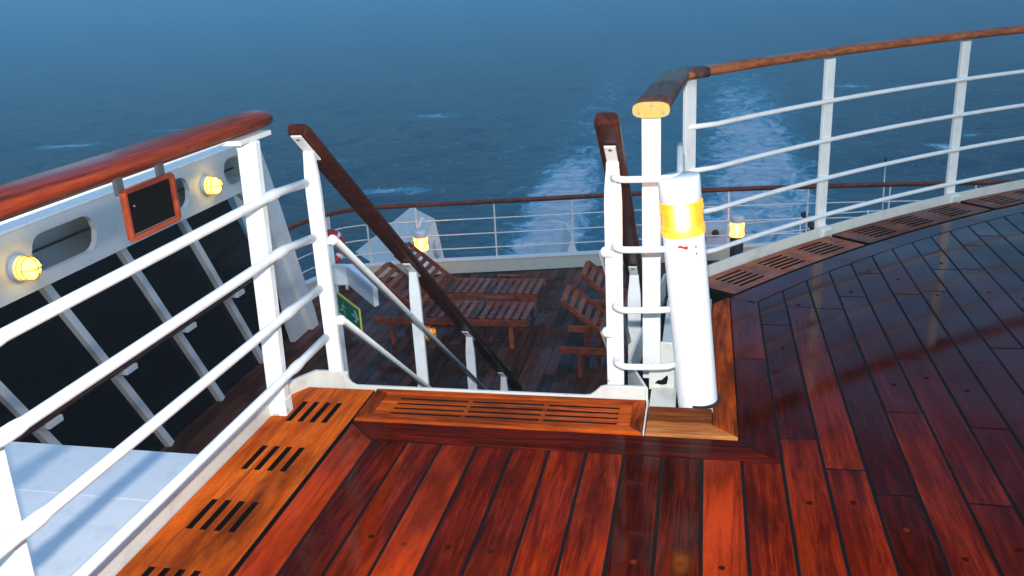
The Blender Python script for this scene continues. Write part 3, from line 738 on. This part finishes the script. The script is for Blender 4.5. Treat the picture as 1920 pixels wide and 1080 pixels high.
# end frame: raked fin and rounded top, plus the solid end panel
b_ = MB()
fin = [(9.02, .02), (9.16, -.02), (9.28, -.12), (9.36, -.30), (9.60, -.95), (9.85, -1.69), (10.10, -2.35), (10.16, -2.6), (9.97, -2.6), (9.86, -2.35), (9.60, -1.69), (9.34, -.95), (9.12, -.40), (8.95, -.2), (8.75, -.02)]
def yz_prism(b_, poly, xa, xb_, tint=.5):
    n = len(poly); b_.add([(xa, y, z) for y, z in poly]+[(xb_, y, z) for y, z in poly], [tuple(range(n)), tuple(range(n, 2*n))[::-1]]+[((i+1) % n, i, n+i, n+(i+1) % n) for i in range(n)], tint=tint)
yz_prism(b_, fin, XI-.38, XI+.02); b_.build('end_fin', M_panel, ws, bevel=.004)
b_ = MB()
pan = [(8.75, -.49), (9.12, -.44), (9.34, -.95), (9.60, -1.69), (9.86, -2.35), (9.95, -2.6), (9.55, -2.6), (9.45, -2.3), (9.43, -1.9), (9.36, -1.4), (9.18, -.95), (8.98, -.68)]
yz_prism(b_, pan, XI-.10, XI-.04); b_.build('end_panel', M_grey, ws)
# caged bulkhead lights
M_cage = plain('lit_globe', (1, .8, .1), .3, emit=6, ecol=(1, .70, .06))
M_core = plain('lit_globe_core', (1, .9, .5), .3, emit=14, ecol=(1, .85, .35))
M_cagew = plain('cage_yellow', (.75, .42, .02), .4)
def bulk(y, z, label):
    t_ = thing('bulkhead_light', label, 'bulkhead light', (XI+.02, y, z), 'caged lights on the wind screen')
    Mx = Matrix.Translation((XI, y, z)) @ Matrix.Rotation(radians(90), 4, 'Y')
    b_ = MB(); b_.lathe([(.10, 0), (.10, .03), (.085, .035), (.0001, .035)], 24, Mx); b_.build('base', M_white, t_)
    b_ = MB(); b_.lathe([(.080, .035)]+[(.080*cos(a_), .105+.062*sin(a_)) for a_ in [pi/2*i/8 for i in range(9)]], 24, Mx); b_.build('globe', M_cage, t_)
    b_ = MB()
    for zz, rr_ in ((.055, .087), (.10, .087)):
        b_.tube([Mx @ Vector((rr_*cos(2*pi*i/24), rr_*sin(2*pi*i/24), zz)) for i in range(25)], .0055, 6, up=(1, 0, 0))
    for q in range(2):
        b_.tube([Mx @ (Matrix.Rotation(q*pi/2, 4, 'Z') @ Vector((.087*cos(pi*i/14), 0, .105+.07*sin(pi*i/14)))) for i in range(15)], .0055, 6, up=(0, .3, 1))
    b_.build('cage', M_cagew, t_)
bulk(5.39, -.27, 'lit yellow caged light on the wind screen, the nearer one at the left edge')
bulk(8.07, -.26, 'lit yellow caged light on the wind screen, beside the hanging board')
bulk(2.7, -.26, 'lit yellow caged light on the wind screen, outside the photo')

# ------------------------------------------------------------------ lower deck
ZL = -2.6
LR = [(-5.6, 8.0), (-5.6, 10.6), (-5.55, 11.2), (-5.40, 11.60), (-5.19, 11.94), (-4.77, 12.16), (-3.85, 12.37), (-2.45, 12.65), (-1.2, 12.93), (0, 13.17), (1.38, 13.36), (2.86, 13.50), (4.42, 13.58), (6.2, 13.62), (8.0, 13.6), (10, 13.45)]
def lry(x): return interp(x, [(a, b__) for a, b__ in LR[3:]])
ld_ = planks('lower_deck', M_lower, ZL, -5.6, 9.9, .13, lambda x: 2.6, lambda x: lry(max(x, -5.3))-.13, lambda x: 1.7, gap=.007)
tag(ld_, kind='structure')
b_ = MB(); b_.prism([(-5.7, -2), (10, -2), (10, 13.35)]+[(x, y-.02) for x, y in LR[:-1][::-1]]+[(-5.7, 8)], -3.0, ZL-.006); o = b_.build('lower_deck_slab', M_caulk_shade); tag(o, kind='structure')
b_ = MB(); b_.prism([(-5.75, -6), (10.2, -6), (10.2, 13.5)]+[(x-.03, y+.03) for x, y in LR[:-1][::-1]], -17.4, -3.01); o = b_.build('hull', M_hull); tag(o, kind='structure')
b_ = MB(); b_.box((4.0, 2.4, -1.48), (11.3, .1, 2.24)); o = b_.build('bulkhead_wall', M_steel); tag(o, kind='structure')
lc = thing('coaming', 'pale green-grey coaming with a lip around the aft edge of the lower deck', 'coaming', (-2, 12.7, ZL))
b_ = MB(); b_.sweep([(x, y, ZL+.09) for x, y in LR], [(-.035, -.12), (.035, -.12), (.035, .10), (-.035, .10)], smooth=False); b_.build('upstand', paint('lower_coaming_paint', (.50, .55, .50), .5, dirt=.35), lc)
b_ = MB(); b_.sweep([(x, y, ZL+.20) for x, y in LR], [(-.07, -.012), (.05, -.012), (.05, .012), (-.07, .012)], smooth=False); b_.build('lip', M_white, lc)
lrl = thing('railing', 'thin railing with a brown handrail around the aft edge of the lower deck', 'railing', (-2, 12.7, ZL))
def smooth_path(pts, n=5):
    out = []
    for i in range(len(pts)-1):
        p0, p1, p2, p3 = (Vector(pts[k]) for k in (max(i-1, 0), i, i+1, min(i+2, len(pts)-1)))
        for k in range(n):
            u = k/n; out.append(.5*((2*p1)+(p2-p0)*u+(2*p0-5*p1+4*p2-p3)*u*u+(3*p1-p0-3*p2+p3)*u**3))
    out.append(Vector(pts[-1])); return out
sp3 = lambda z: smooth_path([(x, y, z) for x, y in LR])
b_ = MB(); b_.sweep(sp3(ZL+1.08), oval(.085, .052, 14)); b_.build('handrail', M_chair, lrl)
b_ = MB(); b_.sweep(sp3(ZL+1.045), [(-.02, -.005), (.02, -.005), (.02, .005), (-.02, .005)], smooth=False); b_.build('bearer', M_dark, lrl)
for z in (.37, .59, .82):
    b_ = MB(); b_.tube(sp3(ZL+z), .0095, 8); b_.build('rail', M_white, lrl)
for x in [-5.33, -4.88, -4.17, -3.03, -1.9, -.77, .37, 1.5, 2.64, 3.8, 4.95, 6.1, 7.3, 8.5, 9.7]:
    b_ = MB(); y = lry(x); wd = .05 if x == -5.33 else .022
    b_.box((x, y-(.0 if x != -5.33 else -.02), ZL+.55), (wd, wd*.8, 1.0)); b_.build('post', M_white, lrl)
for y in (8.3, 9.4, 10.5):
    b_ = MB(); b_.box((-5.6, y, ZL+.55), (.02, .024, 1.0)); b_.build('post', M_white, lrl)

# lifebuoy on the corner of the lower railing
lb = thing('lifebuoy', 'red lifebuoy with white bands on the left corner of the lower railing', 'lifebuoy', (-5.28, 11.55, -1.98))
Ml = Matrix.Translation((-5.27, 11.55, -1.98)) @ Matrix.Rotation(radians(62), 4, 'Z') @ Matrix.Rotation(radians(90), 4, 'X')
def torus(b_, R_, r_, a0_, a1_, n=40, m_=12, k=1.0):
    b_.sweep([Ml @ Vector((R_*cos(a0_+(a1_-a0_)*i/n), R_*sin(a0_+(a1_-a0_)*i/n), 0)) for i in range(n+1)], [(r_*k*cos(2*pi*j/m_), r_*k*.8*sin(2*pi*j/m_)) for j in range(m_)], up=Ml.to_3x3() @ Vector((0, 0, 1)))
b_ = MB(); torus(b_, .225, .058, 0, 2*pi); b_.build('ring', M_buoyred, lb)
for q in range(4):
    b_ = MB(); torus(b_, .225, .061, pi/4+q*pi/2-.13, pi/4+q*pi/2+.13, 6, 12); b_.build('band', M_buoywhite, lb)

# exit sign lit box on its pole
ep = thing('exit_light', 'white emergency light box over a green exit sign, on a pole left of the stair', 'exit sign', (-2.78, 6.2, ZL))
b_ = MB(); b_.tube([(-2.84, 6.25, ZL), (-2.84, 6.25, -.34)], .02, 12); b_.build('pole', M_white, ep)
A_ = Vector((-2.76, 6.2, -.46)); B_ = Vector((-2.52, 5.52, -.42))
dd = (B_-A_).normalized()
b_ = MB(); b_.bar(A_, B_, .14, .15); b_.build('light_box', M_grey, ep, bevel=.006)
b_ = MB(); b_.bar(A_+Vector((0, 0, .079)), B_+Vector((0, 0, .079)), .15, .008); b_.build('lid', M_white, ep)
b_ = MB()
fp = [(-2.79, 6.10), (-2.665, 6.10), (-2.285, 5.64), (-2.262, 5.68), (-2.64, 6.15), (-2.79, 6.15)]
ep.children[1].data.clear_geometry() if False else None
b_.prism(fp, -.61, -.462); 
for n_ in ('light_box', 'lid'):
    for ch in list(ep.children):
        if ch.name == n_: bpy.data.objects.remove(ch)
b_.build('light_box', M_grey, ep, bevel=.005)
b_ = MB(); b_.prism([(x-.004 if x < -2.7 else x+.004, y) for x, y in fp], -.461, -.452); b_.build('lid', M_white, ep)
b_ = MB(); b_.tube([(-2.70, 6.15, -.61), (-2.70, 6.15, -.66)], .012, 8); b_.build('hanger', M_white, ep)
S0 = Vector((-2.765, 6.10, -.75)); S1 = Vector((-2.425, 5.70, -.735)); sx = (S1-S0).normalized(); sn = Vector((-sx.y, sx.x, 0)).normalized()
if sn.y > 0: sn = -sn
sz = Vector((0, 0, 1)); W_ = (S1-S0).length
def splate(pts, off, m, name, par, th=.002):
    b_ = MB(); n = len(pts)
    a = [S0+sx*(u*W_)+sz*((v-.5)*.172)+sn*off for u, v in pts]; c = [p-sn*th for p in a]
    b_.add(a+c, [tuple(range(n)), tuple(range(n, 2*n))[::-1]]+[(i, (i+1) % n, n+(i+1) % n, n+i) for i in range(n)]); return b_.build(name, m, par)
sg = splate([(0, 0), (1, 0), (1, 1), (0, 1)], .008, M_yellow, 'sign_plate', ep, .012)
splate([(.05, .07), (.985, .07), (.985, .93), (.05, .93)], .0095, M_green, 'green_face', sg)
splate([(.66, .46), (.84, .46), (.84, .54), (.66, .54)], .011, M_signw, 'arrow', sg)
splate([(.76, .74), (.82, .80), (.95, .50), (.82, .20), (.76, .26), (.86, .50)], .0112, M_signw, 'arrow', sg)
# running figure as one pictogram part
b_ = MB()
def seg(u0_, v0_, u1_, v1_, w0=.03):
    a = Vector((u0_*W_, v0_*.172)); c = Vector((u1_*W_, v1_*.172)); d = (c-a).normalized(); p = Vector((-d.y, d.x))*w0*.5*.3
    q = [S0+sx*v.x+sz*(v.y-.086)+sn*.0112 for v in (a+p, c+p, c-p, a-p)]; b_.add(q, [(0, 1, 2, 3)])
for s_ in ((.30, .62, .26, .40, .09), (.26, .40, .36, .30, .05), (.36, .30, .34, .14, .05), (.26, .40, .17, .28, .05), (.17, .28, .10, .28, .05), (.30, .62, .42, .54, .04), (.29, .60, .19, .50, .04)): seg(*s_)
b_.add([S0+sx*(.335*W_+.010*cos(a*pi/5))+sz*((.76-.5)*.172+.010*sin(a*pi/5))+sn*.0112 for a in range(10)], [tuple(range(10))]); b_.build('running_figure', M_signw, sg)

# loungers (slatted teak, raised backrest at the left end)
def lounger():
    t_ = thing('sun_lounger', 'x', 'sun lounger', (0, 0, 0), 'slatted teak loungers on the lower deck')
    hw = .31
    for s in (-1, 1):
        b_ = MB(); b_.bar((0, s*hw, .33), (1.9, s*hw, .33), .028, .075); b_.build('side_rail', M_chair, t_, bevel=.004)
        for x in (.22, 1.70):
            b_ = MB(); b_.bar((x, s*(hw-.03), 0), (x, s*(hw-.03), .33), .05, .032, (0, 1, 0)); b_.build('leg', M_chair, t_, bevel=.003)
        b_ = MB(); b_.bar((1.25, s*(hw+.0), .42), (1.62, s*(hw+.0), .42), .04, .02); 
        for x in (1.27, 1.60): b_.bar((x, s*hw, .36), (x, s*hw, .42), .02, .02, (0, 1, 0))
        if s > 0: b_.build('armrest', M_chair, t_, bevel=.002)
    b_ = MB(); n = 12
    for i in range(n):
        x = .74+i*(1.12/(n-1)); b_.box((x, 0, .375), (.062, 2*hw-.035, .018))
    for y in (-.18, .18): b_.bar((.66, y, .352), (1.88, y, .352), .03, .022)
    b_.build('seat', M_chair, t_, bevel=.002, seg=1)
    b_ = MB(); h0 = Vector((.66, 0, .36)); d = Vector((-.60, 0, .50)).normalized(); up = Vector((d.z, 0, -d.x))
    for s in (-1, 1): b_.bar(h0+Vector((0, s*.27, 0)), h0+d*.80+Vector((0, s*.27, 0)), .03, .05, up)
    for i in range(8):
        c = h0+d*(.06+.105*i); b_.bar(c+Vector((0, -.255, 0)), c+Vector((0, .255, 0)), .060, .018, up)
    b_.build('backrest', M_chair, t_, bevel=.002, seg=1)
    b_ = MB(); b_.bar((.30, -.20, .33), h0+d*.42+Vector((0, -.20, -.02)), .03, .02, (0, 1, 0)); b_.build('prop', M_chair, t_)
    return t_
lg = lounger()
spots = [((-3.93, 10.74), 'far teak lounger of the left pair, its raised back before a lit lamp'),
         ((-3.90, 9.86), 'near teak lounger of the left pair, behind the left stair handrail'),
         ((-1.50, 9.12), 'near teak lounger of the pair behind the right stair railing'),
         ((-1.40, 10.0), 'far teak lounger of the pair behind the right stair railing'),]
bpy.context.view_layer.update()
for i, ((x, y), lab) in enumerate(spots):
    if i == 0: lg.location = (x, y, ZL); lg['label'] = lab
    else: clone(lg, (x, y, ZL), lab)

bollard((-3.93, 11.7, ZL), .092, .86, (0, 0), 'lit amber lamp bollard on the lower deck behind the far left lounger', M_lens2, M_boll, M_boll, M_bulb2, zl=(.58, .76), power=8)
bollard((.47, 12.45, ZL), .092, .87, (0, 0), 'lit amber lamp bollard with a dark post, right of the tall white bollard', M_lens2, M_dark, M_boll, M_bulb2, zl=(.58, .78), power=8)

# outside the lower railing: wedge housings, winch, searchlight, aerial, mooring platform
def wedge(name, label, f3, b3, hole=None):
    t_ = thing(name, label, 'housing', f3[0], None)
    b_ = MB(); b_.add(f3+b3, [(0, 1, 2), (5, 4, 3), (0, 3, 4, 1), (1, 4, 5, 2), (2, 5, 3, 0)]); b_.build('shell', M_panel, t_, bevel=.01)
    return t_
wd = wedge('wedge_housing', 'large pale wedge-shaped housing outside the lower railing, left of the wake', [(-4.84, 13.3, -3.1), (-4.20, 13.3, -2.0), (-4.02, 13.3, -3.1)], [(-6.35, 15.0, -3.1), (-4.85, 14.1, -2.0), (-5.2, 15.0, -3.1)])
b_ = MB(); b_.lathe([(.13, 0), (.13, .012), (.0001, .012)], 24, Matrix.Translation((-4.20, 13.29, -2.50)) @ Matrix.Diagonal((.5, 1, 1.3, 1)) @ Matrix.Rotation(radians(90), 4, 'X')); b_.build('opening', M_grey, wd)
b_ = MB(); b_.tube([(-4.95, 13.6, -2.9), (-4.45, 13.42, -2.02)], .03, 10); b_.build('bead', M_panel, wd)
wedge('wedge_housing', 'small pale wedge-shaped housing outside the lower railing, between lounger and wake', [(-2.30, 13.5, -3.1), (-2.02, 13.5, -2.35), (-1.80, 13.5, -3.1)], [(-2.75, 14.4, -3.1), (-2.25, 14.2, -2.30), (-2.1, 14.4, -3.1)])
b_ = MB(); pf = [(-2.2, 13.3), (-2.2, 14.6), (-.8, 15.0), (.4, 15.6), (2.4, 16.5), (5, 17.2), (10, 17.4), (10, 13.0)]
b_.prism(pf, -3.5, -3.3); o = b_.build('mooring_platform', M_grey); tag(o, kind='structure')
b_ = MB(); b_.prism([(x, y-.2 if y > 14 else y) for x, y in pf], -17.3, -3.51); o = b_.build('stern_hull', M_hull); tag(o, kind='structure')
mr = thing('railing', 'low pale railing around the mooring platform outside the lower deck', 'railing', (2, 16, -3.3))
for z in (-2.72, -2.95, -3.12):
    b_ = MB(); b_.tube([(x, y-.08, z) for x, y in pf[2:7]], .012, 8); b_.build('rail', M_grey, mr)
for k in range(9):
    x = -.7+k*1.2; y = interp(x, pf[2:7])-.08; b_ = MB(); b_.tube([(x, y, -3.3), (x, y, -2.7)], .016, 8); b_.build('post', M_grey, mr)
b_ = MB(); b_.tube([(.3, 14.9, -2.98), (2.3, 15.5, -2.9), (4.5, 15.8, -2.9)], .03, 10)
for x, y in ((.3, 14.9), (2.3, 15.5), (4.5, 15.8)): b_.tube([(x, y, -3.3), (x, y, -2.92)], .025, 8)
o = b_.build('mooring_pipe', M_steel); tag(o, 'dark pipe on short feet lying along the mooring platform', 'pipe')
wn = thing('winch', 'grey winch housing with two dark round ends, left of the dark lower bollard', 'winch', (.15, 14.2, -3.3))
b_ = MB(); n=6
pr_ = [(-.12, -3.3), (-.12, -2.56), (.02, -2.36), (.26, -2.30), (.36, -2.42), (.52, -3.3)]
b_.add([(x, 14.1, z) for x, z in pr_]+[(x, 14.5, z) for x, z in pr_], [tuple(range(n)), tuple(range(n, 2*n))[::-1]]+[((i+1) % n, i, n+i, n+(i+1) % n) for i in range(n)]); b_.build('housing', M_grey, wn, bevel=.01)
for x, z in ((.0, -2.53), (.20, -2.44)):
    b_ = MB(); b_.lathe([(.055, 0), (.055, .04), (.02, .05), (.0001, .05)], 20, Matrix.Translation((x, 14.1, z)) @ Matrix.Rotation(radians(90), 4, 'X')); b_.build('drum_end', M_dark, wn)
sl = thing('searchlight', 'slim black searchlight tilted up beside the foot of the middle right post', 'searchlight', (1.62, 14.2, -3.3))
b_ = MB(); b_.tube([(1.80, 14.2, -2.56), (1.70, 14.2, -2.38), (1.60, 14.2, -2.25)], .05, 14, scales=[1.2, 1.1, .8]); b_.build('barrel', M_dark, sl)
b_ = MB(); b_.lathe([(.048*sin(pi*i/8), -.048*cos(pi*i/8)) for i in range(9)], 14, Matrix.Translation((1.545, 14.2, -2.17))); b_.build('eyepiece', M_dark, sl)
b_ = MB(); b_.tube([(1.66, 14.2, -3.3), (1.66, 14.2, -2.5)], .022, 10); b_.lathe([(.06*sin(pi*i/8), -.06*cos(pi*i/8)) for i in range(9)], 14, Matrix.Translation((1.60, 14.18, -2.46))); b_.build('stand', M_steel, sl)
an = thing('aerial', 'thin grey aerial pole with a dark tip outside the lower railing', 'aerial', (2.70, 14.2, -3.3))
b_ = MB(); b_.tube([(2.72, 14.2, -3.3), (2.68, 14.2, -1.36)], .012, 8); b_.build('pole', M_stainless, an)
b_ = MB(); b_.tube([(2.68, 14.2, -1.36), (2.678, 14.2, -1.28)], .02, 8); b_.build('tip', M_dark, an)

# ------------------------------------------------------------------ haze over the sea
bpy.ops.mesh.primitive_cube_add(size=1, location=(0, 1150, (SEA-3+12)/2))
hz = bpy.context.object; hz.name = 'haze'; hz.scale = (6600, 2600, 12-(SEA-3)); tag(hz, kind='stuff')
m, t, b = mat('sea_haze'); t.nodes.remove(b)
pv = N(t, 'ShaderNodeVolumePrincipled', i_Density=.0034, i_Anisotropy=.68); pv.inputs['Color'].default_value = (.68, .88, 1.0, 1)
t.links.new(pv.outputs[0], t.nodes['Material Output'].inputs['Volume']); hz.data.materials.append(m)
